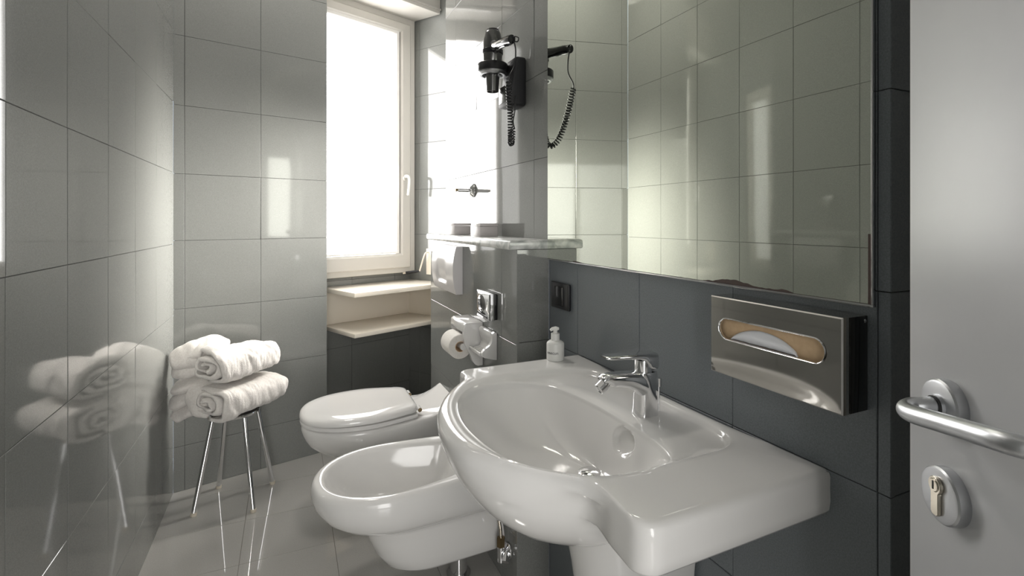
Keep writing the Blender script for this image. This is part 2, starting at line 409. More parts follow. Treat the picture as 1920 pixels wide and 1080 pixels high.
# ---------------------------------------------------------------- shutter crank on recess wall
rn = Vector((-math.sin(R(RA)), math.cos(R(RA)), 0))
def RP(s, out, z): return Vector((.766, 3.447, 0)) - rdir * s + rn * out + Vector((0, 0, z))
ck = thing('shutter_crank', 'cream shutter winder with folding black-handled crank right of window', 'crank', RP(.20, 0, .93))
bm = bmesh.new(); mt = Matrix.Translation(Vector((.766, 3.447, 0))) @ Matrix.Rotation(R(RA), 4, 'Z')
add_box(bm, (-.235, -.0, .885), (-.175, .018, 1.06), .003, mtx=None)
for v in bm.verts: v.co = mt @ v.co
link('cover_plate', bm, 'cream', ck)
tube('arm', catmull([RP(.195, .018, 1.035), RP(.190, .040, 1.030), RP(.178, .046, 1.00), RP(.152, .046, .935), RP(.142, .046, .908)], 5), .0055, 'cream', ck)
tube('crank_handle', [RP(.140, .046, .908), RP(.125, .060, .905), RP(.055, .085, .895)], [.006, .010, .009], 'black', ck)
tube('crank_tip', [RP(.055, .085, .895), RP(.035, .092, .892)], .0065, 'cream', ck)
adopt(ck)

# ---------------------------------------------------------------- D-shaped outlines for the wall hung fittings
def D(x0, xc, x1, w, wb, yc, z, N=96, rc=.02, zf=None, ex=2.15):
    """outline open to +X (wall); x0 = nose, xc = where the straight flank starts, x1 = back, w/wb half widths"""
    pts = []
    n1 = N // 2                                   # nose samples
    rc = min(rc, wb * .6, (x1 - xc) * .4)
    for k in range(n1):
        a = -PI / 2 + PI * k / (n1 - 1)
        ca = abs(math.cos(a)) ** (2 / ex); sa = abs(math.sin(a)) ** (2 / ex) * (1 if a > 0 else -1)
        pts.append((xc - (xc - x0) * ca, w * sa))
    n2 = N // 8
    for k in range(1, n2 + 1):
        t = k / n2; pts.append((xc + (x1 - rc - xc) * t, w + (wb - w) * (t ** 1.5)))
    n3 = N // 16
    for k in range(1, n3 + 1):
        a = PI / 2 * k / n3; pts.append((x1 - rc + rc * math.sin(a), wb - rc + rc * math.cos(a)))
    n4 = N - 2 * (n2 + n3) - n1
    for k in range(1, n4 + 1):
        t = k / (n4 + 1); pts.append((x1, (wb - rc) * (1 - 2 * t)))
    for k in range(n3):
        a = PI / 2 * (1 - k / n3); pts.append((x1 - rc + rc * math.sin(a), -(wb - rc + rc * math.cos(a))))
    for k in range(n2):
        t = 1 - k / n2; pts.append((xc + (x1 - rc - xc) * t, -(w + (wb - w) * (t ** 1.5))))
    return [Vector((x_, yc + y_, z if zf is None else zf(x_, z))) for x_, y_ in pts]

# ---------------------------------------------------------------- bidet
BY = 1.722
bd = thing('bidet', 'white wall-hung porcelain bidet between the toilet and the washbasin', 'bidet', (.45, BY, .08))
rings = []
for (z, x0, xc, w_, wb) in [(.087, .33, .46, .100, .095), (.091, .305, .45, .112, .108), (.101, .29, .44, .118, .118), (.14, .262, .42, .124, .124), (.20, .238, .40, .130, .130),
                            (.235, .222, .39, .134, .134), (.252, .212, .38, .139, .138), (.258, .195, .37, .146, .142), (.264, .16, .36, .162, .148), (.278, .125, .35, .180, .152), (.300, .096, .335, .194, .156), (.33, .075, .325, .203, .159),
                            (.36, .065, .32, .207, .161), (.380, .066, .32, .206, .161), (.394, .073, .32, .200, .160), (.4005, .083, .32, .191, .155), (.402, .092, .32, .183, .150)]:
    rings.append(D(x0, xc, .68, w_, wb, BY, z))
for (z, x0, xc, x1, w_, wb) in [(.4005, .100, .32, .575, .174, .135), (.396, .105, .32, .570, .169, .130), (.385, .110, .32, .566, .163, .126), (.35, .128, .32, .555, .150, .116), (.31, .16, .33, .54, .13, .10), (.275, .21, .35, .52, .10, .08), (.258, .28, .38, .48, .055, .045), (.254, .33, .385, .44, .02, .02)]:
    rings.append(D(x0, xc, x1, w_, wb, BY, z, rc=.05))
bm = bmesh.new(); loft(bm, rings); link('basin', bm, 'porcelain', bd, angle=60)
# tap on the bidet deck
bt = lathe('tap', [(0, 0), (.026, 0), (.026, .004), (.022, .008), (.022, .055), (.019, .062), (0, .064)], (.620, BY, .40), 'chrome', bd, seg=28)
tube('spout', catmull([(.615, BY, .43), (.59, BY + .012, .442), (.55, BY + .030, .442), (.513, BY + .046, .430)], 5), [.013] * 15 + [.012], 'chrome', bt)
tube('tap_lever', [(.62, BY, .468), (.60, BY + .005, .476), (.55, BY + .02, .482)], [.010, .008, .006], 'chrome', bt, flat=1.5)
lathe('drain', [(0, .002), (.016, .003), (.02, 0)], (.385, BY, .256), 'chrome', bd, seg=24)
tube('waste_pipe', [(.545, 1.665, .10), (.545, 1.665, .004)], .030, 'chrome', bd, seg=28)
tube('floor_collar', [(.545, 1.665, .012), (.545, 1.665, .001)], .042, 'chrome', bd, seg=28)
lathe('fixing_hole', [(0, .001), (.014, .001), (.015, 0), (.015, -.006), (0, -.006)], (.644, BY - .1385, .250), 'rubber', bd, axis=(-.02, -1, 0), seg=20)
adopt(bd)
# bidet supply valve on the pier corner
av = thing('supply_valve', 'chrome angle valve with aged brass nut beside the bidet', 'valve', (.68, 1.535, .12))
lathe('rosette', [(0, -.001), (.026, 0), (.025, .004), (.012, .010), (.009, .012), (.009, .03), (0, .03)], (.6785, 1.535, .130), 'chrome', av, axis=(-1, 0, 0), seg=28)
tube('valve_body', [(.652, 1.538, .100), (.652, 1.538, .152)], .0125, 'chrome', av, seg=12)
tube('knob', [(.668, 1.528, .130), (.655, 1.510, .112)], [.010, .013], 'chrome', av, seg=16)
tube('nut', [(.652, 1.538, .150), (.652, 1.538, .178)], .0145, 'brass_old', av, seg=6)
tube('supply_hose', catmull([(.652, 1.538, .176), (.652, 1.543, .205), (.650, 1.556, .235), (.645, 1.572, .250), (.642, 1.5795, .252)], 6), .0055, 'brass', av)
tube('second_hose', catmull([(.668, 1.550, .100), (.668, 1.550, .15), (.664, 1.558, .21), (.655, 1.574, .243), (.652, 1.5795, .246)], 6), .0045, 'plate', av)
adopt(av)

# ---------------------------------------------------------------- toilet
TY = 2.262
tl = thing('toilet', 'white wall-hung porcelain toilet with its lid closed', 'toilet', (.45, TY, .10))
def deck(x_, z):
    t = max(0.0, min(1.0, (x_ - .56) / .12)); return z + .055 * t * t * (z > .33)
rings = []
for (z, x0, xc, w_, wb) in [(.10, .34, .46, .09, .09), (.12, .31, .45, .105, .10), (.18, .27, .43, .115, .105), (.225, .23, .41, .125, .11), (.25, .19, .39, .135, .115), (.265, .15, .37, .150, .120), (.285, .105, .345, .168, .125),
                            (.310, .075, .33, .180, .128), (.335, .060, .325, .186, .130), (.355, .052, .32, .189, .131), (.375, .047, .32, .190, .131), (.388, .050, .32, .188, .129), (.393, .058, .32, .181, .124)]:
    rings.append(D(x0, xc, .68, w_, wb, TY, z, zf=deck))
bm = bmesh.new(); loft(bm, rings, cap1=False)
top = rings[-1]; 
# deck surface closed with concentric rings
rr = [top]
for f_ in (.8, .5, .2):
    rr.append([Vector((.36 + (p.x - .36) * f_, TY + (p.y - TY) * f_, deck(.36 + (p.x - .36) * f_, .394))) for p in top])
loft(bm, rr, cap0=False); bmesh.ops.remove_doubles(bm, verts=bm.verts, dist=1e-5)
link('bowl', bm, 'porcelain', tl, angle=50)
rings = [D(.050, .31, .505, .186 - .0, .150, TY, .396), D(.043, .31, .510, .191, .156, TY, .400), D(.042, .31, .510, .192, .157, TY, .408), D(.046, .31, .508, .188, .153, TY, .414), D(.06, .31, .50, .175, .14, TY, .416)]
bm = bmesh.new(); loft(bm, rings); link('seat', bm, 'porcelain', tl)
LR = dict(rc=.05, ex=2.4)
rings = [D(.056, .31, .50, .18, .145, TY, .4175, **LR), D(.042, .31, .513, .192, .156, TY, .421, **LR), D(.040, .31, .515, .194, .158, TY, .428, **LR), D(.044, .31, .513, .191, .155, TY, .438, **LR), D(.052, .31, .508, .184, .149, TY, .445, **LR), D(.066, .31, .498, .172, .138, TY, .4495, **LR), D(.10, .31, .47, .14, .11, TY, .4515, **LR)]
bm = bmesh.new(); loft(bm, rings); link('lid', bm, 'porcelain', tl, angle=50)
for dy in (-.105, .105):
    hg = tube('hinge', [(.523, TY + dy - .02, .420), (.523, TY + dy + .02, .420)], .0095, 'porcelain', tl)
    lathe('hinge_cap', [(0, .003), (.007, .002), (.009, 0)], (.523, TY + dy - .02, .420), 'brass_old', hg, axis=(0, -1, 0), seg=16)
adopt(tl)

# ---------------------------------------------------------------- washbasin
ZT = .842
wb_ = thing('washbasin', 'wide white porcelain washbasin with round bowl and flat right ledge', 'washbasin', (.6, .9, .62))
def arc(c, r_, a0, a1, n=6): return [(c[0] + r_ * math.cos(R(a0 + (a1 - a0) * k / n)), c[1] + r_ * math.sin(R(a0 + (a1 - a0) * k / n))) for k in range(n + 1)]
def resample(pts, step=None, n=None, closed=True):
    P = [Vector((p[0], p[1])) for p in pts]
    if closed: P = P + [P[0]]
    L = [0]
    for a, b_ in zip(P, P[1:]): L.append(L[-1] + (b_ - a).length)
    out = []; j = 0
    for k in range(n):
        t = L[-1] * k / n
        while L[j + 1] < t: j += 1
        out.append(P[j].lerp(P[j + 1], (t - L[j]) / max(L[j + 1] - L[j], 1e-9)))
    return out
bowl_pts = [(.426, .610), (.423, .632), (.412, .660), (.384, .697), (.342, .741), (.306, .79), (.281, .84), (.272, .90), (.276, .97), (.292, 1.04), (.320, 1.105), (.356, 1.160), (.387, 1.196), (.408, 1.216), (.417, 1.238)]
sm = [(p.x, p.y) for p in catmull([(a, b_, 0) for a, b_ in bowl_pts], 6)]
outer = [(.80, .520)] + [(.60, .517)] + arc((.452, .546), .030, -90, -180, 6) + [(.4255, .59)] + sm + arc((.443, 1.262), .026, 180, 90, 6) + [(.62, 1.288), (.80, 1.288)]
NB = 360
outer = resample(outer, n=NB)
inner_pts = [(.60, .650), (.52, .648), (.455, .660), (.400, .694), (.355, .745), (.328, .81), (.317, .90), (.322, .98), (.343, 1.06), (.378, 1.120), (.43, 1.163), (.50, 1.184), (.60, 1.188), (.68, 1.178), (.735, 1.145), (.760, 1.08), (.768, .98), (.768, .84), (.764, .73), (.745, .675), (.70, .652)]
inner = [(p.x, p.y) for p in catmull([(a, b_, 0) for a, b_ in inner_pts], 8, True)]
bow_pts = [(.55, .662), (.46, .672), (.405, .705), (.362, .752), (.334, .815), (.323, .90), (.328, .98), (.349, 1.055), (.384, 1.112), (.434, 1.152), (.50, 1.165), (.560, 1.150), (.605, 1.105), (.630, 1.03), (.640, .94), (.642, .84), (.638, .76), (.622, .695), (.595, .668)]
bow = [(p.x, p.y) for p in catmull([(a, b_, 0) for a, b_ in bow_pts], 8, True)]
belly_pts = [(.60, .655), (.52, .650), (.45, .660), (.384, .699), (.330, .745), (.300, .79), (.281, .84), (.272, .90), (.276, .97), (.292, 1.04), (.320, 1.105), (.356, 1.155), (.41, 1.19), (.5, 1.20), (.62, 1.19), (.70, 1.15), (.76, 1.05), (.77, .90), (.76, .76), (.70, .67)]
belly = [(p.x, p.y) for p in catmull([(a, b_, 0) for a, b_ in belly_pts], 8, True)]
BC = Vector((.560, .905))
def ray_r(poly, dirv):
    best = None; n = len(poly)
    for i in range(n):
        a = Vector(poly[i]) - BC; b_ = Vector(poly[(i + 1) % n]) - BC; e_ = b_ - a
        den = dirv.x * e_.y - dirv.y * e_.x
        if abs(den) < 1e-12: continue
        t = (a.x * e_.y - a.y * e_.x) / den; s_ = (a.x * dirv.y - a.y * dirv.x) / den
        if t > 0 and -1e-6 <= s_ <= 1 + 1e-6: best = t if best is None else max(best, t)
    return best
cols = []
for p in outer:
    dv = (p - BC); Ro = dv.length; dv.normalize()
    Ri = ray_r(inner, dv); Rb = min(ray_r(bow, dv), Ri - .006); Rl = ray_r(belly, dv)
    cols.append((dv, Ro, Ri, Rb, Rl))
BF = [0.0, .12, .25, .36] + [.42 + .0235 * k_ for k_ in range(24)] + [.985]
def prof(dv, Ro, Ri, Rb, Rl):
    out = []
    zd = .712; zl = .8265
    gapw = Ri - Rb                      # 0.006 in front, large at the tap deck
    k = max(0, min(1, (gapw - .006) / .03))
    ztop_b = (.834 * (1 - k) + zl * k)
    for f_ in BF:
        r_ = .020 + (Rb - .020) * f_
        z = zd + (ztop_b - .006 - zd) * (f_ ** (2.7 * (1 - k) + 1.75 * k))
        out.append((r_, z))
    out.append((Rb - .0015, ztop_b - .004)); out.append((Rb + .001, ztop_b - .001))
    g = Ri - (Rb + .001)
    out.append((Rb + .001 + g * .35, (zl * k + .8365 * (1 - k)))); out.append((Ri - g * .35 if k < .5 else Ri - .010, zl * k + .838 * (1 - k) + .0006 * k))
    out.append((Ri - .003 if k > .5 else Ri - .001, .8325 * k + .8395 * (1 - k))); out.append((Ri + .001, .8385)); out.append((Ri + .007, ZT - .0008))
    wdt = Ro - Ri
    rd = max(0, min(1, (wdt - .045) / .03))       # 0 on the round bowl rim, 1 on the flat shoulders
    def mixz(a_, b2): return ZT - (a_ * rd + b2 * (1 - rd))
    out.append((Ri + min(wdt * .35, .02), ZT)); out.append((max(Ro - .018, Ri + wdt * .55), mixz(0, .0012)))
    out.append((Ro - .010, mixz(.0006, .0048))); out.append((Ro - .005, mixz(.0030, .0092))); out.append((Ro - .0018, mixz(.007, .0155))); out.append((Ro - .0002, mixz(.013, .0225)))
    H_ = .225
    def el(z): q = min(1, max(0, (ZT - .012 - z) / H_)); return Rl * math.sqrt(max(0, 1 - q ** 1.75))
    c_ = max(0, min(1, (Ro - Rl - .001) / .075)); c_ = c_ * c_ * (3 - 2 * c_)      # 1 at the square shoulders
    out.append((max(Ro - .0006, 0) * c_ + min(el(.812) + .003, Ro) * (1 - c_), .812))
    out.append((Ro * c_ + el(.79) * (1 - c_), .79))
    rb2 = Ro - .002
    out.append((rb2 * c_ + el(.772) * (1 - c_), .775)); out.append(((Ro - .006) * c_ + el(.768) * (1 - c_), .7695))
    rE = el(.766) * .995
    out.append((min((Ro - .012) * c_ + rE * (1 - c_), max(Ro - .012, .01)), .7675 if c_ > .5 else .765))
    for z in (.755, .735, .71, .685, .66, .64, .625):
        out.append((el(z), z))
    out.append((.06, .617))
    return out
rows = [prof(*c_) for c_ in cols]
bm = bmesh.new(); nr = len(rows[0]); rings = []
SHX = [.022 * (1 - f_) ** 1.3 for f_ in BF] + [0] * (nr - len(BF))
for i in range(nr): rings.append([Vector((BC.x + SHX[i] + c_[0].x * rows[j][i][0], BC.y - SHX[i] * .7 + c_[0].y * rows[j][i][0], rows[j][i][1])) for j, c_ in enumerate(cols)])
for r_ in rings:
    for v in r_: v.x = min(v.x, .7995)
loft(bm, rings, cap0=True, cap1=True)
# overflow recess pressed into the back slope of the bowl
oc = Vector((.606, .842, .786))
for v in bm.verts:
    if .73 < v.co.z < .822 and v.co.x > .52:
        d2 = ((v.co.y - oc.y) / .037) ** 2 + ((v.co.z - oc.z) / .027) ** 2
        if d2 < 1: v.co.x += .016 * min(1, (1 - d2) * 2.2) * (.55 + .45 * (v.co.z - oc.z + .027) / .054)
basin = link('basin', bm, 'porcelain', wb_, angle=70)
lathe('drain', [(0, .005), (.012, .0046), (.017, .003), (.022, .002), (.025, 0)], (BC.x + .022, BC.y - .0154, .712), 'chrome', wb_, seg=32)
# mixer tap
tx, ty = .706, .862
def tapsec(x0, x1, hw, z, n=24, e_=3.2):
    cx = (x0 + x1) / 2; hx = (x1 - x0) / 2
    return [Vector((cx + hx * math.copysign(abs(math.cos(a)) ** (2 / e_), math.cos(a)), ty + hw * math.copysign(abs(math.sin(a)) ** (2 / e_), math.sin(a)), z)) for a in [2 * PI * k / n for k in range(n)]]
bm = bmesh.new()
loft(bm, [tapsec(tx - .027, tx + .024, .0235, .827), tapsec(tx - .027, tx + .024, .0235, .829), tapsec(tx - .025, tx + .023, .022, .84), tapsec(tx - .024, tx + .023, .021, .872), tapsec(tx - .026, tx + .023, .021, .900), tapsec(tx - .028, tx + .023, .0215, .914), tapsec(tx - .028, tx + .022, .021, .920)])
tap = link('mixer_tap', bm, 'chrome', wb_, angle=40)
# spout: flattened section sweeping forward
bm = bmesh.new(); rs = []
for (x_, zt, zb, hw) in [(tx + .018, .9200, .850, .0200), (tx - .010, .9210, .862, .0208), (tx - .024, .9218, .872, .0208), (tx - .036, .9225, .883, .0205), (tx - .052, .9235, .8915, .0198), (tx - .072, .9245, .8960, .0185), (tx - .092, .9250, .8990, .0170), (tx - .104, .9235, .9020, .0150), (tx - .109, .9190, .9050, .0130)]:
    zc = (zt + zb) / 2; hz_ = (zt - zb) / 2
    rs.append([Vector((x_ + (.006 * (1 if math.sin(a) < 0 else -1) if x_ < tx - .1 else 0), ty + hw * math.copysign(abs(math.cos(a)) ** (2 / 3.5), math.cos(a)), zc + hz_ * math.copysign(abs(math.sin(a)) ** (2 / 3.5), math.sin(a)))) for a in [2 * PI * k / 24 for k in range(24)]])
loft(bm, rs); link('spout', bm, 'chrome', tap, angle=40)
ax = Vector((-.80, 0, -.60)).normalized(); a0 = Vector((tx - .098, ty, .911))
lathe('aerator', [(0, 0), (.0115, 0), (.0115, .012), (.0125, .0125), (.0125, .027), (.011, .0285), (.0095, .0265), (0, .0265)], a0, 'chrome', tap, axis=ax, seg=28)
# cartridge dome and lever
tube('cartridge', [(tx - .006, ty, .917), (tx - .006, ty, .945)], .0185, 'chrome', tap, seg=28)
bm = bmesh.new(); rs = []
for (x_, zt, zb, hw) in [(tx + .0225, .957, .925, .014), (tx + .021, .9585, .9225, .0185), (tx + .004, .9605, .923, .0205), (tx - .004, .9610, .928, .0205), (tx - .014, .9615, .944, .0200), (tx - .026, .962, .949, .0195), (tx - .05, .9625, .9515, .0185), (tx - .075, .963, .9535, .0175), (tx - .096, .9632, .955, .0160), (tx - .105, .963, .957, .0135), (tx - .109, .9625, .959, .009)]:
    zc = (zt + zb) / 2; hz_ = (zt - zb) / 2
    rs.append([Vector((x_, ty + hw * math.copysign(abs(math.cos(a)) ** (2 / 4), math.cos(a)), zc + hz_ * math.copysign(abs(math.sin(a)) ** (2 / 4), math.sin(a)))) for a in [2 * PI * k / 24 for k in range(24)]])
loft(bm, rs); link('tap_lever', bm, 'chrome', tap, angle=40)
tube('pop_up_rod', [(tx + .034, ty - .002, .828), (tx + .034, ty - .002, .885)], .003, 'chrome', tap)
tube('pop_up_knob', [(tx + .034, ty - .002, .882), (tx + .0345, ty - .002, .8995)], .0068, 'chrome', tap)
adopt(wb_)
for c_ in tap.children: pass
# pedestal under the basin
def Dp(x0, w_, z): return D(x0, x0 + w_, .797, w_, w_, .905, z, N=64, rc=.01)
bm = bmesh.new(); loft(bm, [Dp(.585, .085, .002), Dp(.582, .088, .01), Dp(.585, .085, .05), Dp(.590, .082, .2), Dp(.580, .090, .38), Dp(.562, .100, .50), Dp(.550, .108, .56), Dp(.545, .110, .606)], cap1=False)
pd = tag(link('basin_pedestal', bm, 'porcelain', angle=50), 'white tapering porcelain pedestal standing under the washbasin', 'pedestal')
pd.location = (0, 0, 0)
# valve behind the pedestal
v2 = thing('supply_valve', 'chrome angle valve half hidden behind the basin pedestal', 'valve', (.78, 1.15, .52))
lathe('rosette', [(0, 0), (.026, 0), (.024, .004), (.010, .010), (.010, .045), (0, .045)], (.797, 1.155, .540), 'chrome', v2, axis=(-1, 0, 0), seg=24)
tube('valve_body', [(.755, 1.155, .52), (.755, 1.155, .575)], .012, 'chrome', v2)
tube('knob', [(.752, 1.150, .54), (.725, 1.13, .54)], [.011, .014], 'chrome', v2)
tube('supply_hose', catmull([(.755, 1.155, .57), (.755, 1.14, .60), (.745, 1.09, .64), (.74, 1.06, .67)], 5), .005, 'chrome', v2)
adopt(v2)
v3 = thing('drain_trap', 'black rubber waste connection at the wall behind the pedestal', 'waste pipe', (.78, 1.09, .45))
tube('pipe', [(.795, 1.075, .46), (.74, 1.05, .46)], .018, 'rubber', v3)
lathe('wall_collar', [(0, 0), (.032, 0), (.030, .006), (.018, .012)], (.797, 1.075, .46), 'chrome', v3, axis=(-1, 0, 0), seg=24)
adopt(v3)

# ---------------------------------------------------------------- mirror
mr = thing('wall_mirror', 'large frameless wall mirror with corroded lower edge above washbasin', 'mirror', (.79, .96, MIR_Z0))
bm = bmesh.new(); add_box(bm, (.7935, MIR_Y0, MIR_Z0), (.7992, MIR_Y1, MIR_Z1)); link('glass', bm, 'mirror', mr, smooth=False)
box('bottom_edge', (.7915, MIR_Y0 - .0035, MIR_Z0 - .0045), (.7990, MIR_Y1, MIR_Z0 - .0005), 'chrome', mr, .0008)
box('near_edge', (.7915, MIR_Y0 - .0035, MIR_Z0 - .0005), (.7990, MIR_Y0 - .0005, MIR_Z1), 'chrome', mr, .0008)
adopt(mr)

# ---------------------------------------------------------------- tissue dispenser
td = thing('tissue_dispenser', 'polished steel tissue dispenser with long slot on wall below mirror', 'tissue dispenser', (.77, .59, .955))
TX, TY0, TY1, TZ0, TZ1 = .7405, .464, .7135, .957, 1.101
# front sheet with a stadium slot: grid ring between rectangle and slot
def stadium(cy, cz, hl, r_, n=48):
    out = []
    for k in range(n):
        a = 2 * PI * k / n
        c_ = math.cos(a); s_ = math.sin(a)
        out.append((cy + (hl if c_ > 0 else -hl) * (1 if abs(c_) > 1e-9 else 0) + r_ * c_, cz + r_ * s_))
    return out
def rect_ring(y0, y1, z0, z1, cy, cz, n=48):
    out = []
    for k in range(n):
        a = 2 * PI * k / n; c_ = math.cos(a); s_ = math.sin(a)
        hy = (y1 - y0) / 2; hz_ = (z1 - z0) / 2; t = 1 / max(abs(c_), abs(s_), 1e-9); c2, s2 = c_ * t, s_ * t
        out.append(((y0 + y1) / 2 + hy * c2, (z0 + z1) / 2 + hz_ * s2))
    return out
scy, scz = (TY0 + TY1) / 2 + .002, 1.0435
bm = bmesh.new()
R0 = rect_ring(TY0, TY1, TZ0, TZ1, scy, scz); Rr = rect_ring(TY0 + .002, TY1 - .002, TZ0 + .002, TZ1 - .002, scy, scz); S1 = stadium(scy, scz, .082, .0205); S2 = stadium(scy, scz, .082, .0185)
loft(bm, [[Vector((.798, a, b_)) for a, b_ in R0], [Vector((TX + .002, a, b_)) for a, b_ in R0], [Vector((TX, a, b_)) for a, b_ in Rr], [Vector((TX, a, b_)) for a, b_ in S1]], cap0=False, cap1=False)
link('casing', bm, 'steel', td, angle=25)
bm = bmesh.new(); loft(bm, [[Vector((TX - .0005, a, b_)) for a, b_ in stadium(scy, scz, .082, .0212)], [Vector((TX - .003, a, b_)) for a, b_ in stadium(scy, scz, .082, .020)], [Vector((TX - .002, a, b_)) for a, b_ in S2], [Vector((TX + .004, a, b_)) for a, b_ in S2]], cap0=False, cap1=False)
link('slot_rim', bm, 'chrome', td, angle=60)
box('end_cap', (TX + .0165, TY0 - .0012, TZ0 + .001), (.798, TY0 - .0002, TZ1 - .001), 'blackgloss', td, .0003)
lathe('screw', [(0, .0012), (.002, .001), (.003, 0)], (.792, TY0 - .0012, TZ1 - .008), 'chrome', td, axis=(0, -1, 0), seg=12)
adopt(td)
tb = tag(box('tissue_carton', (TX + .010, TY0 + .004, TZ0 + .004), (.796, TY1 - .004, TZ1 - .004), 'card', None, .002), 'tan cardboard tissue carton seen through the dispenser slot', 'carton')
# tissue: a crumpled sheet bulging into the slot
bm = bmesh.new(); G = {}
for i in range(31):
    for j in range(11):
        y_ = scy - .052 + .132 * i / 30; t = i / 30
        hmax = .020 * math.sin(PI * min(1, max(0, t))) ** .6
        z_ = scz - .019 + (hmax * 1.35) * j / 10
        x_ = TX + .0085 - .004 * math.sin(PI * j / 10) + .0015 * noise.noise(Vector((y_ * 80, z_ * 80, 1)))
        G[i, j] = bm.verts.new((x_, y_, z_))
for i in range(30):
    for j in range(10): bm.faces.new((G[i, j], G[i + 1, j], G[i + 1, j + 1], G[i, j + 1]))
ts = link('tissue', bm, 'tissue', smooth=True, angle=180)
so = ts.modifiers.new('thickness', 'SOLIDIFY'); so.thickness = .0008
tag(ts, 'white paper tissue bulging in the slot of the steel dispenser', 'tissue')

# ---------------------------------------------------------------- black socket plate on right wall
sk = thing('wall_socket', 'black square socket plate on the dark wall under mirror corner', 'socket', (.8, 1.392, 1.0))
box('cover', (.788, 1.326, .963), (.7985, 1.438, 1.047), 'black', sk, .004, 3)
box('insert', (.7855, 1.354, .975), (.7885, 1.409, 1.035), 'blackgloss', sk, .002)
adopt(sk)
# ---------------------------------------------------------------- soap bottle
bx, by = .706, 1.261
sb = thing('soap_bottle', 'small white soap pump bottle at the back corner of washbasin', 'soap bottle', (bx, by, ZT + .0006))
r_ = .0255
lathe('body', [(0, 0), (r_ - .002, 0), (r_, .002), (r_, .047), (r_ - .0015, .0505), (r_ * .72, .055), (.0140, .0565), (0, .0565)], (bx, by, ZT), 'whiteplastic', sb, seg=40)
lathe('collar', [(0, .0555), (.0125, .0555), (.0125, .0755), (.0118, .0765), (.0062, .077), (.0062, .087), (0, .087)], (bx, by, ZT), 'whiteplastic', sb, seg=28)
tube('pump_head', [(bx + .010, by - .004, ZT + .0895), (bx + .002, by, ZT + .08955), (bx - .008, by + .003, ZT + .089), (bx - .014, by + .005, ZT + .0845)], [.0035, .0065, .005, .0035], 'whiteplastic', sb, flat=1.3)
tc_ = bpy.data.curves.new('lettering', 'FONT'); tc_.body = 'osecun'; tc_.size = .0125; tc_.extrude = .0002; tc_.align_x = 'CENTER'
to = bpy.data.objects.new('lettering', tc_); COL.objects.link(to); bpy.context.view_layer.update()
me = bpy.data.meshes.new_from_object(to); bpy.data.objects.remove(to)
tdir = math.atan2(-by, -bx) - .35
for v in me.vertices:   # wrap the line of letters around the bottle
    a = tdir + v.co.x / r_; rr_ = r_ + .0003 + v.co.z
    v.co = (bx + rr_ * math.cos(a), by + rr_ * math.sin(a), ZT + .0205 + v.co.y)
lo = bpy.data.objects.new('lettering', me); COL.objects.link(lo); me.materials.clear(); me.materials.append(M['ink']); lo.parent = sb
adopt(sb)

# ---------------------------------------------------------------- marble shelf on the pier
bm = bmesh.new(); add_box(bm, (-.5, -.5, -.5), (.5, .5, .5))
bm.free()
SZ0, SZ1 = 1.150, 1.182
poly = [(.655, 1.470), (.655, 2.535), (.774, 2.535), (.795, 1.62), (.7985, 1.472), (.7985, 1.4705)]
bm = bmesh.new()
def off_poly(o_): return [(max(.655 + o_, p[0]) if p[0] < .66 else p[0], (1.470 + o_) if abs(p[1] - 1.47) < .003 else ((2.535 - o_) if p[1] > 2.5 else p[1])) for p in poly]
rr = [(SZ0, .003), (SZ0 + .003, 0), (SZ1 - .010, 0), (SZ1 - .005, .0015), (SZ1 - .0015, .005), (SZ1, .010)]
loft(bm, [[Vector((a, b_, z)) for a, b_ in off_poly(o_)] for z, o_ in rr])
tag(link('marble_shelf', bm, 'marble', angle=50), 'white veined marble shelf slab capping the tiled pier', 'shelf')
# two small boxes on it
def small_box(cx, cy, rot, wx, wy, hh, label):
    t = thing('soap_box', label, 'box', (cx, cy, SZ1), group=None)
    mm = T2(rot, (cx, cy, 0))
    box('tray', (-wx / 2, -wy / 2, SZ1 + .0003), (wx / 2, wy / 2, SZ1 + hh * .78), 'box', t, .0012, mtx=mm)
    box('cover', (-wx / 2 - .001, -wy / 2 - .001, SZ1 + hh * .80), (wx / 2 + .001, wy / 2 + .001, SZ1 + hh), 'box', t, .0012, mtx=mm)
    adopt(t)
small_box(.730, 1.885, 2, .076, .075, .052, 'small pale grey box on the marble shelf, nearer the mirror')
small_box(.712, 2.165, 4, .078, .08, .052, 'small pinkish grey box on the marble shelf, nearer the window')

# ---------------------------------------------------------------- stop valve on the pier wall
hv = thing('stop_valve', 'chrome stop valve with round rosette above the marble shelf', 'valve', UP(.715, 0, 1.387))
c0 = UP(.715, .001, 1.387)
lathe('rosette', [(0, 0), (.033, 0), (.032, .005), (.022, .014), (.016, .018), (.0, .018)], c0, 'chrome', hv, axis=un, seg=32)
tube('spindle', [c0 + un * .015, c0 + un * .075], .009, 'chrome', hv)
tube('spindle_end', [c0 + un * .073, c0 + un * .086], .0065, 'brass_old', hv)
adopt(hv)

# ---------------------------------------------------------------- flush plate
fp = thing('flush_plate', 'pale grey plastic toilet flush plate under the marble shelf', 'flush plate', (.68, 2.19, .92))
bm = bmesh.new(); rs = []
FY0, FY1, FZ0, FZ1 = 2.022, 2.362, .930, 1.134
def fring(x_, i_, bul=0):
    y0, y1, z0, z1 = FY0 + i_, FY1 - i_, FZ0 + i_, FZ1 - i_
    n = 12; out = []
    for k in range(n): out.append(Vector((x_, y0 + (y1 - y0) * k / n, z0)))
    for k in range(n): out.append(Vector((x_ - bul * math.sin(PI * k / n), y1, z0 + (z1 - z0) * k / n)))
    for k in range(n): out.append(Vector((x_, y1 - (y1 - y0) * k / n, z1)))
    for k in range(n): out.append(Vector((x_ - bul * math.sin(PI * k / n), y0, z1 - (z1 - z0) * k / n)))
    return out
bm.free(); bm = bmesh.new()
NX, NZ = 40, 30
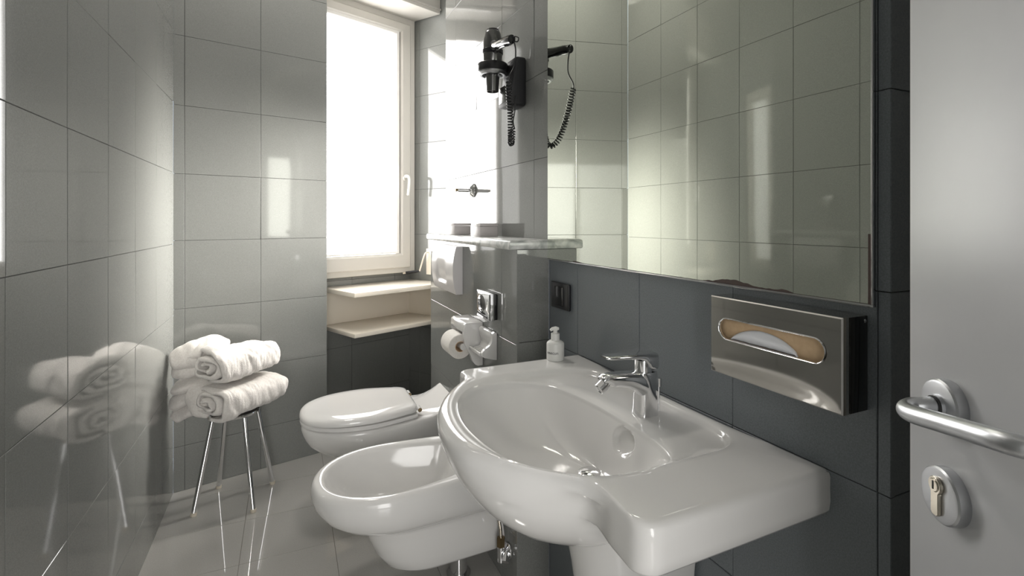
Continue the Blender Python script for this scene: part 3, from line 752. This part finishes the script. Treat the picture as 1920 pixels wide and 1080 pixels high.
# curved front: grid with a pushed-in thumb recess
G = {}
for i in range(NX + 1):
    for j in range(NZ + 1):
        u_ = i / NX; v_ = j / NZ
        x_ = .655 - .016 * math.sin(PI * v_) ** .8 - .004
        yy = (u_ - .55) / .24; zz = (v_ - .20)
        if abs(yy) < 1 and v_ > .17:
            depth = .014 * (1 - abs(yy) ** 4) * min(1, (v_ - .17) / .07) * max(0, 1 - (v_ - .17) / .55)
            x_ += depth
        G[i, j] = bm.verts.new((x_, FY0 + (FY1 - FY0) * u_, FZ0 + (FZ1 - FZ0) * v_))
for i in range(NX):
    for j in range(NZ): bm.faces.new((G[i, j], G[i + 1, j], G[i + 1, j + 1], G[i, j + 1]))
edge = [G[i, 0] for i in range(NX + 1)] + [G[NX, j] for j in range(1, NZ + 1)] + [G[i, NZ] for i in range(NX - 1, -1, -1)] + [G[0, j] for j in range(NZ - 1, 0, -1)]
back = [bm.verts.new((.6795, v.co.y, v.co.z)) for v in edge]
for k in range(len(edge)):
    k2 = (k + 1) % len(edge); bm.faces.new((edge[k], edge[k2], back[k2], back[k]))
bm.faces.new(back)
link('cover', bm, 'plate', fp, angle=40)
adopt(fp)

# ---------------------------------------------------------------- chrome wall box with round opening
cb = thing('chrome_wall_dispenser', 'small square chrome dispenser with round opening above paper holder', 'dispenser', (.68, 1.70, .885))
cy0, cy1, cz0, cz1 = 1.634, 1.764, .888, .985
box('back_box', (.668, cy0 + .001, cz0 + .002), (.6795, cy1 - .001, cz1 - .002), 'blackgloss', cb, .001)
box('casing', (.655, cy0, cz0), (.668, cy1, cz1), 'chrome', cb, .0015)
# domed front ring with oval opening
bm = bmesh.new()
occ = ((cy0 + cy1) / 2 + .006, .943)
def oval(a_, b_, n=48): return [(occ[0] + a_ * math.cos(2 * PI * k / n), occ[1] + b_ * math.sin(2 * PI * k / n)) for k in range(n)]
RRo = rect_ring(cy0, cy1, cz0, cz1, *occ)
RRi = rect_ring(cy0 + .003, cy1 - .003, cz0 + .003, cz1 - .003, *occ)
loft(bm, [[Vector((.655, a, b_)) for a, b_ in RRo], [Vector((.651, a, b_)) for a, b_ in RRo], [Vector((.648, a, b_)) for a, b_ in RRi], [Vector((.6455, a, b_)) for a, b_ in oval(.044, .034)], [Vector((.645, a, b_)) for a, b_ in oval(.040, .031)], [Vector((.654, a, b_)) for a, b_ in oval(.038, .029)]], cap0=False, cap1=False)
link('front_cover', bm, 'chrome', cb, angle=40)
bm = bmesh.new(); loft(bm, [[Vector((.6535, a, b_)) for a, b_ in oval(.040, .031)], [Vector((.6525, a, b_)) for a, b_ in oval(.030, .024)], [Vector((.6515, a, b_)) for a, b_ in oval(.004, .004)]], cap0=False); link('bag_insert', bm, 'greyplastic', cb)
tube('slot', [(.6475, cy1 - .012, cz0 + .016), (.6470, cy0 + .02, cz0 + .010)], .005, 'black', cb, flat=.4)
adopt(cb)

# ---------------------------------------------------------------- paper holder, roll, soap dish
ph = thing('toilet_paper_holder', 'white ceramic toilet paper holder with square hood on tiled pier', 'paper holder', (.68, 1.85, .67))
def sx(pts, y0, y1, name, par, bev=.003): return prism(name, [(a, y0, b_) for a, b_ in pts], (0, y1 - y0, 0), 'porcelain', par, bev, 2)
def smoothp(pts, n=5): return [(p.x, p.z) for p in catmull([(a, 0, b_) for a, b_ in pts], n)]
# side panel in the X-Z plane: square hood at the top, waist, foot on the wall
cheek = [(.679, .858), (.612, .858), (.6045, .852)] + smoothp([(.602, .840), (.602, .809), (.605, .784), (.614, .762), (.628, .736), (.636, .714), (.648, .698), (.662, .692)]) + [(.679, .692)]
sx(cheek, 1.776, 1.794, 'side_panel', ph, .0035)
hood = [(.679, .858), (.612, .858), (.603, .850), (.602, .822), (.609, .820), (.618, .835), (.64, .840), (.679, .840)]
sx(hood, 1.790, 1.945, 'hood', ph, .003)
cheek2 = [(.679, .856)] + smoothp([(.612, .856), (.606, .820), (.616, .78), (.645, .74), (.668, .715)]) + [(.679, .715)]
sx(cheek2, 1.936, 1.950, 'side_panel', ph, .003)
tube('spindle', [(.606, 1.792, .765), (.606, 1.938, .765)], .013, 'porcelain', ph)
adopt(ph)
pr = thing('toilet_roll', 'white toilet paper roll held in the ceramic holder', 'toilet roll', (.60, 1.86, .70))
lathe('paper', [(.020, .002), (.044, 0), (.0465, .003), (.0465, .107), (.044, .110), (.020, .108), (.020, .002)], (.598, 1.806, .764), 'paper', pr, axis=(0, 1, 0), seg=48)
bm = bmesh.new(); add_lathe(bm, [(.0195, -.0005), (.0195, .1105), (.0185, .1105), (.0185, -.0005), (.0195, -.0005)], (.598, 1.806, .764), (0, 1, 0), 32); link('core', bm, 'card', pr)
adopt(pr)
sd = thing('soap_dish', 'white ceramic wall soap dish with ribbed tray beside the paper holder', 'soap dish', (.68, 1.70, .75))
sx([(.679, .845), (.668, .846)] + smoothp([(.662, .842), (.660, .83), (.664, .81), (.668, .79), (.660, .774), (.645, .768), (.630, .770), (.623, .776), (.619, .772)], 4) + [(.621, .762), (.640, .756), (.679, .748)], 1.652, 1.772, 'dish', sd, .0012)
chk = [(.679, .846)] + smoothp([(.668, .847), (.661, .838), (.659, .815), (.650, .801), (.632, .789), (.622, .778)]) + [(.622, .766), (.632, .759), (.679, .746)]
sx(chk, 1.636, 1.653, 'side_panel', sd, .003)
for k in range(5):
    tube('rib', [(.657, 1.675 + k * .019, .774), (.632, 1.675 + k * .019, .7705)], .0022, 'porcelain', sd, seg=8)
adopt(sd)

# ---------------------------------------------------------------- hair dryer and its holder
hc = Vector((.696, 1.722, 0))
hd = thing('hair_dryer', 'dark grey hair dryer hanging nozzle down in its black wall holder', 'hair dryer', (hc.x, hc.y, 1.72))
dz_ = .030
def up(pr): return [(a, b_ + dz_) for a, b_ in pr]
lathe('body', up([(0, 1.925), (.022, 1.925), (.027, 1.922), (.031, 1.913), (.0345, 1.89), (.0366, 1.86), (.0366, 1.83), (.0345, 1.805), (.031, 1.79), (.026, 1.775), (0, 1.775)]), (hc.x, hc.y, 0), 'greyplastic', hd, seg=44, angle=50)
lathe('rear_grille', up([(0, 1.931), (.018, 1.931), (.0235, 1.929), (.0262, 1.922), (.0268, 1.917)]), (hc.x, hc.y, 0), 'black', hd, seg=36)
lathe('band', up([(.0370, 1.836), (.0392, 1.838), (.0392, 1.852), (.0370, 1.854)]), (hc.x, hc.y, 0), 'black', hd, seg=44)
lathe('nozzle', up([(0, 1.79), (.0275, 1.79), (.027, 1.765), (.0225, 1.698), (.0205, 1.697), (.0205, 1.704), (0, 1.704)]), (hc.x, hc.y, 0), 'greyplastic', hd, seg=36)
tip = Vector((.680, 1.512, 1.852))
h0 = Vector((.694, 1.700, 1.888))
dv = tip - h0
tube('neck', [h0 + dv * .02, h0 + dv * .12, h0 + dv * .24], [.027, .024, .019], 'black', hd, flat=.8, seg=20)
tube('handle', [h0 + dv * .18, h0 + dv * .35, h0 + dv * .6, h0 + dv * .85, h0 + dv * 1.0], [.0190, .0180, .0170, .0180, .0150], 'blackgloss', hd, flat=.9, seg=20)
tube('handle_cover', [h0 + dv * .16 + Vector((-.006, 0, 0)), h0 + dv * .4 + Vector((-.006, 0, 0)), h0 + dv * .70 + Vector((-.006, 0, 0))], [.0150, .0130, .009], 'chrome', hd, seg=20)
tube('switch', [h0 + dv * .34 + Vector((-.003, 0, -.0135)), h0 + dv * .70 + Vector((-.003, 0, -.0135))], .0050, 'chrome', hd)
lp = [tip + Vector((.001, .004, .006)), tip + Vector((.006, -.012, .006)), tip + Vector((.014, -.024, -.002)), tip + Vector((.013, -.018, -.012)), tip + Vector((.004, -.004, -.008))]
tube('hanging_loop', catmull(lp, 5), .0022, 'black', hd, seg=8)
# cord: straight drop, coil, straight return to the holder
A = tip + Vector((.006, -.006, -.010))
st = catmull([A, A + Vector((.006, .0, -.03)), A + Vector((.004, .004, -.075)), Vector((.672, 1.506, 1.730)), Vector((.668, 1.510, 1.712))], 6)
coil_path = catmull([Vector((.668, 1.512, 1.712)), Vector((.672, 1.517, 1.685)), Vector((.680, 1.527, 1.63)), Vector((.690, 1.545, 1.575)), Vector((.700, 1.566, 1.535)), Vector((.712, 1.590, 1.518)), Vector((.722, 1.605, 1.528)), Vector((.727, 1.612, 1.555)), Vector((.729, 1.614, 1.572))], 40)
L = [0]
for a, b_ in zip(coil_path, coil_path[1:]): L.append(L[-1] + (b_ - a).length)
turns = 29; pts = []; nseg = turns * 12; j = 0
tprev = None; nv = Vector((1, 0, 0))
for k in range(nseg + 1):
    s_ = L[-1] * k / nseg
    while j < len(L) - 2 and L[j + 1] < s_: j += 1
    p = coil_path[j].lerp(coil_path[j + 1], (s_ - L[j]) / max(L[j + 1] - L[j], 1e-9)); t = (coil_path[min(j + 2, len(L) - 1)] - coil_path[max(j - 1, 0)]).normalized()
    nv = (nv - t * nv.dot(t)).normalized(); bn = t.cross(nv); a = 2 * PI * turns * k / nseg
    pts.append(p + (nv * math.cos(a) + bn * math.sin(a)) * .0095)
bm = bmesh.new(); add_tube(bm, st + [pts[0].lerp(st[-1], .5)], .0024, 8); add_tube(bm, pts, .0025, 6)
add_tube(bm, catmull([pts[-1], Vector((.731, 1.612, 1.60)), Vector((.736, 1.608, 1.64)), Vector((.738, 1.606, 1.690))], 6), .0022, 8)
link('coiled_cord', bm, 'black', hd, angle=60)
adopt(hd)
hh = thing('hair_dryer_holder', 'black wall box with ring arm carrying the hair dryer', 'hair dryer holder', UP(.2, 0, 1.67))
hm = Matrix.Translation(Vector((.8, 1.47, 0))) @ Matrix.Rotation(R(UA), 4, 'Z')
bm = bmesh.new(); add_box(bm, (.165, .001, 1.665), (.262, .074, 1.845), .010, 3)
for v in bm.verts:
    if v.co.y > .04 and v.co.z > 1.80: v.co.y -= .03
    v.co = hm @ v.co
link('box', bm, 'blackmatt', hh, angle=50)
box('label', (.180, .0742, 1.680), (.250, .0748, 1.740), 'greyplastic', hh, .0002, mtx=hm)
lathe('ring', up([(.0385, 1.800), (.0545, 1.800), (.0570, 1.796), (.0570, 1.772), (.0545, 1.769), (.036, 1.769), (.0345, 1.772), (.0385, 1.800)]), (hc.x, hc.y, 0), 'black', hh, seg=48)
lathe('ring_skirt', up([(.054, 1.770), (.0545, 1.764), (.048, 1.757), (.040, 1.757), (.037, 1.768)]), (hc.x, hc.y, 0), 'satin', hh, seg=48)
box('arm', (.750, 1.665, 1.797), (.775, 1.722, 1.832), 'black', hh, .004)
adopt(hh)

# ---------------------------------------------------------------- door leaf at the right, open into the room
DA = math.atan2(.8476, .5307)      # direction from hinge side to free edge
dm = Matrix.Translation(Vector((.605, .2725, 0))) @ Matrix.Rotation(DA, 4, 'Z')   # local x towards the free edge, +y = face towards the camera-left
dr = bpy.data.objects.new('door_1', None); COL.objects.link(dr); struct(dr); dr.location = (.60, .27, .01)
box('door_leaf', (-.64, -.040, .008), (.0627, 0, 2.12), 'door', dr, .0012, mtx=dm)
lz = 1.0475; kz = .9655
def DP(x_, y_, z_): return dm @ Vector((x_, y_, z_))
yv = (dm.to_3x3() @ Vector((0, 1, 0)))
def on_disc(x_, z_, name, par=None, rad=.0262):
    return lathe(name, [(0, 0), (rad, 0), (rad + .0003, .001), (rad, .0095), (rad - .0015, .0112), (rad - .004, .0118), (0, .0118)], DP(x_, 0, z_), 'satin', par or dr, axis=yv, seg=64)
zl_ = CAM_H - (762 - 415) / F_PX * .497; zk = CAM_H - (930 - 415) / F_PX * .497
hnd = on_disc(0.001, zl_, 'door_handle')
tube('handle_bushing', [DP(0, .010, zl_), DP(0, .0150, zl_)], .0112, 'satin', hnd, seg=28)
tube('handle_gasket', [DP(0, .0148, zl_), DP(0, .0168, zl_)], .0100, 'rubber', hnd, seg=28)
zz0 = zl_ - .006
lv = catmull([DP(0, .0165, zl_), DP(0.0, .026, zl_ - .001), DP(.001, .034, zl_ - .002), DP(-.003, .0415, zl_ - .003), DP(-.012, .046, zl_ - .003), DP(-.028, .0475, zl_ - .001), DP(-.06, .047, zl_ + .005), DP(-.10, .046, zl_ + .012), DP(-.118, .045, zl_ + .015), DP(-.130, .040, zl_ + .016), DP(-.134, .028, zl_ + .016), DP(-.134, .008, zl_ + .016)], 8)
tube('lever', lv, .0088, 'satin', hnd, seg=28)
lk = on_disc(0.0, zk, 'door_lock', None, .0275)
cyl = []
for k in range(21):
    a = R(-60 + 300 * k / 20); cyl.append((.0085 * math.cos(a), .010 + .0085 * math.sin(a)))
cyl += [(-.0050, .001), (-.0050, -.0175), (-.003, -.020), (.003, -.020), (.0050, -.0175), (.0050, .001)]
# order: start right side going ccw over the top
prism('lock_cylinder', [(a, .0119, zk + b_) for a, b_ in cyl], (0, .0034, 0), 'brass', lk, .0004, 1, mtx=dm)
lathe('lock_plug', [(0, .001), (.0058, .001), (.0066, 0)], DP(0, .0154, zk + .010), 'brass', lk, axis=yv, seg=28)
box('keyhole', (-.0009, .0163, zk + .0062), (.0009, .0168, zk + .0145), 'rubber', lk, .0002, mtx=dm)
adopt(dr)

# ---------------------------------------------------------------- stool
sc_ = Vector((-.218, 2.532, 0))
stl = thing('stool', 'small round stool with four splayed chrome legs holding folded towels', 'stool', (sc_.x, sc_.y, 0))
SH = .405
lathe('seat', [(0, SH), (.094, SH), (.099, SH - .003), (.099, SH - .008), (.095, SH - .012), (0, SH - .012)], (sc_.x, sc_.y, 0), 'greyplastic', stl, seg=48)
lathe('seat_rim', [(.0995, SH - .005), (.1015, SH - .009), (.0995, SH - .015), (.087, SH - .017), (.087, SH - .0125)], (sc_.x, sc_.y, 0), 'chrome', stl, seg=48)
for (fx, fy), (ux_, uy_) in zip([(-.366, 2.461), (-.297, 2.670), (-.137, 2.388), (-.069, 2.609)], [(-.300, 2.498), (-.262, 2.608), (-.176, 2.452), (-.133, 2.575)]):
    q = lambda t: Vector((fx + (ux_ - fx) * t, fy + (uy_ - fy) * t, .006 + (SH - .018 - .006) * t))
    lg = tube('leg', [q(0.0), q(1.0)], .0105, 'chrome', stl, seg=18)
    tube('rubber_foot', [Vector((fx, fy, .0)), q(.02)], .0118, 'foot', lg, seg=16)
adopt(stl)

# ---------------------------------------------------------------- towels
def nz3(p, s, seed=0.0): return noise.noise(Vector((p[0] * s + seed, p[1] * s - seed, p[2] * s + 3.1 * seed)))
def towel_lobe(name, p_open, p_end, hw, hh, seed, parent, turns=2.75, roll=0.0, tap_=.22, nL=110, sheet=.016, open_front=True, sag=0.0, crease=.014):
    """a flattened roll of thick cloth: spiral section at the open end, rounded at the far end"""
    a = Vector(p_open); b_ = Vector(p_end); ax_ = (b_ - a); Ln = ax_.length; ax_.normalize()
    side = Vector((0, 0, 1)).cross(ax_).normalized(); up = ax_.cross(side).normalized()
    rot = Matrix.Rotation(roll, 3, ax_); side = rot @ side; up = rot @ up
    NA = 150; bm = bmesh.new()
    # closed cross-section of a spiral sheet: outward along the outer face then back along the inner face
    out = []; inn = []
    for k in range(NA + 1):
        th_ = 2 * PI * turns * k / NA; f_ = .20 + .80 * (k / NA)
        out.append((th_, f_, f_))
    secs = []
    rings_ = []
    for i in range(nL + 1):
        t = i / nL
        # longitudinal envelope
        env = (1 - max(0, (t - .72) / .28) ** 2.4) ** .5 if t > .72 else 1.0
        env = max(env, .06)
        tp = 1 - tap_ * t
        if t < .06: env *= .90 + .10 * math.sin(PI / 2 * t / .06)
        ring = []
        for (th_, f_, _) in out:
            for_out = True
            cx = math.cos(th_); sx_ = math.sin(th_)
            ex = 2.9; c2 = math.copysign(abs(cx) ** (2 / ex), cx); s2 = math.copysign(abs(sx_) ** (2 / ex), sx_)
            wx = hw * (f_ if True else 1) * tp * env; wz = hh * f_ * (1 - tap_ * .9 * t) * env
            ring.append((c2 * wx, s2 * wz, th_, f_))
        rings_.append((t, ring))
    def P(t, x_, z_, th_, f_, inset=0.0):
        jut = 0.0
        if t < .12: jut = (.022 * noise.noise(Vector((th_ * .9, seed, 0))) - .022 * (1 - f_)) * (1 - t / .12)
        base = a + ax_ * (Ln * t + jut) + side * x_ + up * z_ + Vector((0, 0, -sag * t))
        # broad creases running round the body plus folds and terry lumpiness
        cr = crease * noise.noise(Vector((t * 4.5 + seed + th_ * .4, th_ * .8, seed * 2))) + crease * .9 * abs(noise.noise(Vector((t * 7 - seed - th_ * .5, th_ * .6 + seed, 5)))) + .0022 * noise.noise(Vector((t * 40, th_ * 5, seed)))
        cen = a + ax_ * (Ln * t)
        d = base - cen; d = d - ax_ * d.dot(ax_)
        if d.length > 1e-5: base = base + d.normalized() * (cr * (1 if f_ > .8 else .4) - inset)
        return base
    vo = [[bm.verts.new(P(t, x_, z_, th_, f_)) for (x_, z_, th_, f_) in ring] for t, ring in rings_]
    vi = [[bm.verts.new(P(t, x_ , z_, th_, f_, min(sheet, .8 * math.hypot(x_, z_)))) for (x_, z_, th_, f_) in ring] for t, ring in rings_]
    for i in range(nL):
        for k in range(NA):
            bm.faces.new((vo[i][k], vo[i][k + 1], vo[i + 1][k + 1], vo[i + 1][k]))
            if t < 2: bm.faces.new((vi[i][k], vi[i + 1][k], vi[i + 1][k + 1], vi[i][k + 1]))
        bm.faces.new((vo[i][0], vo[i + 1][0], vi[i + 1][0], vi[i][0])); bm.faces.new((vo[i][NA], vi[i][NA], vi[i + 1][NA], vo[i + 1][NA]))
    for k in range(NA):
        bm.faces.new((vo[0][k], vi[0][k], vi[0][k + 1], vo[0][k + 1])); bm.faces.new((vo[nL][k], vo[nL][k + 1], vi[nL][k + 1], vi[nL][k]))
    return link(name, bm, 'towel', parent, angle=180)
def towel_fold(name, path, width, thick, seed, parent, wid_dir=None):
    """a thick band of cloth following a path, rounded edges"""
    C_ = catmull(path, 12); n = len(C_); bm = bmesh.new(); rs = []
    for i, p in enumerate(C_):
        t = (C_[min(i + 1, n - 1)] - C_[max(i - 1, 0)]).normalized(); wd = Vector(wid_dir or (0, 0, 1)); wd = (wd - t * wd.dot(t)).normalized(); th_d = t.cross(wd)
        e_ = math.sin(PI * min(1, max(0, (i + .6) / (n + .2)))) ** .35; ring = []
        for k in range(20):
            a = 2 * PI * k / 20
            q = p + wd * (width * .5 * e_ * math.copysign(abs(math.cos(a)) ** .7, math.cos(a))) + th_d * (thick * .5 * e_ * math.copysign(abs(math.sin(a)) ** .7, math.sin(a)))
            q = q + Vector((1, 1, 1)).normalized() * 0.0 + th_d * (.006 * noise.noise(Vector((q.x * 30 + seed, q.y * 30, q.z * 30)))) + wd * (.006 * noise.noise(Vector((q.x * 25, q.y * 25 + seed, q.z * 22))))
            ring.append(q)
        rs.append(ring)
    loft(bm, rs); return link(name, bm, 'towel', parent, angle=180)
def towel_bundle(nm, label, z0, hh, o, seed, ang, length, hw, group=None):
    ca, sa = math.cos(R(ang)), math.sin(R(ang))
    t = thing(nm, label, 'towel', (o[0], o[1], z0))
    A_ = Vector((o[0] - ca * length * .45, o[1] - sa * length * .45, z0 + hh)); B_ = Vector((o[0] + ca * length * .55, o[1] + sa * length * .55, z0 + hh * .98))
    towel_lobe('rolled_body', A_, B_, hw, hh, seed, t)
    return t, A_, B_
t1, A1, B1 = towel_bundle('folded_towel', 'folded white terry towel lying on the stool seat, lower one', SH + .001, .076, (-.180, 2.505), 3.3, 36, .350, .132)
towel_fold('tucked_fold', [A1 + Vector((.01, .02, -.045)), A1 + Vector((-.035, .05, -.02)), A1 + Vector((-.045, .075, .03)), A1 + Vector((.0, .10, .065)), A1 + Vector((.06, .13, .066))], .10, .032, 1.0, t1, (.6, -.3, 0))
towel_fold('hanging_end', [A1 + Vector((.02, .10, .035)), A1 + Vector((-.06, .12, .02)), A1 + Vector((-.125, .13, -.015)), A1 + Vector((-.152, .135, -.045))], .075, .045, 2.0, t1, (0, .6, .8))
towel_fold('hanging_end', [A1 + Vector((.0, .10, -.02)), A1 + Vector((-.06, .12, -.045)), A1 + Vector((-.115, .13, -.07)), A1 + Vector((-.14, .12, -.095))], .07, .035, 6.0, t1, (0, .6, .8))
towel_fold('hanging_end', [A1 + Vector((.03, .10, .055)), A1 + Vector((-.05, .13, .058)), A1 + Vector((-.11, .14, .045)), A1 + Vector((-.15, .15, .03))], .10, .040, 8.0, t1, (0, .9, .3))
adopt(t1)
t2, A2, B2 = towel_bundle('folded_towel', 'folded white terry towel on top of the pile on stool', SH + .150, .078, (-.195, 2.515), 7.7, 36, .320, .124)
towel_fold('side_fold', [A2 + Vector((.05, .11, .02)), A2 + Vector((-.03, .12, .03)), A2 + Vector((-.10, .13, .015)), A2 + Vector((-.152, .135, -.005))], .12, .085, 4.0, t2, (0, .5, .9))
towel_fold('side_fold', [A2 + Vector((.07, .12, .055)), A2 + Vector((.0, .12, .062)), A2 + Vector((-.06, .13, .045)), A2 + Vector((-.12, .14, .02))], .13, .05, 5.0, t2, (0, .9, .4))
towel_fold('side_fold', [A2 + Vector((.03, .10, -.02)), A2 + Vector((-.05, .11, -.025)), A2 + Vector((-.11, .12, -.03)), A2 + Vector((-.148, .13, -.035))], .09, .05, 9.0, t2, (0, .5, .9))
adopt(t2)

# ---------------------------------------------------------------- ceiling lamp added outside the frame to light the room
cl = thing('added_ceiling_lamp', 'added unseen round opal glass lamp fixed to the white ceiling', 'lamp', (.12, 2.38, 3.15))
lathe('added_lamp_base', [(0, 3.149), (.19, 3.149), (.19, 3.125), (0, 3.125)], (.12, 2.38, 0), 'whiteplastic', cl, seg=40)
lathe('added_lamp_shade', [(.18, 3.125), (.185, 3.10), (.165, 3.08), (0, 3.072)], (.12, 2.38, 0), 'lampglass', cl, seg=40)
adopt(cl)
# sub-parts keep their world place under parts whose own transform is identity plus the parent's inverse
bpy.context.view_layer.update()
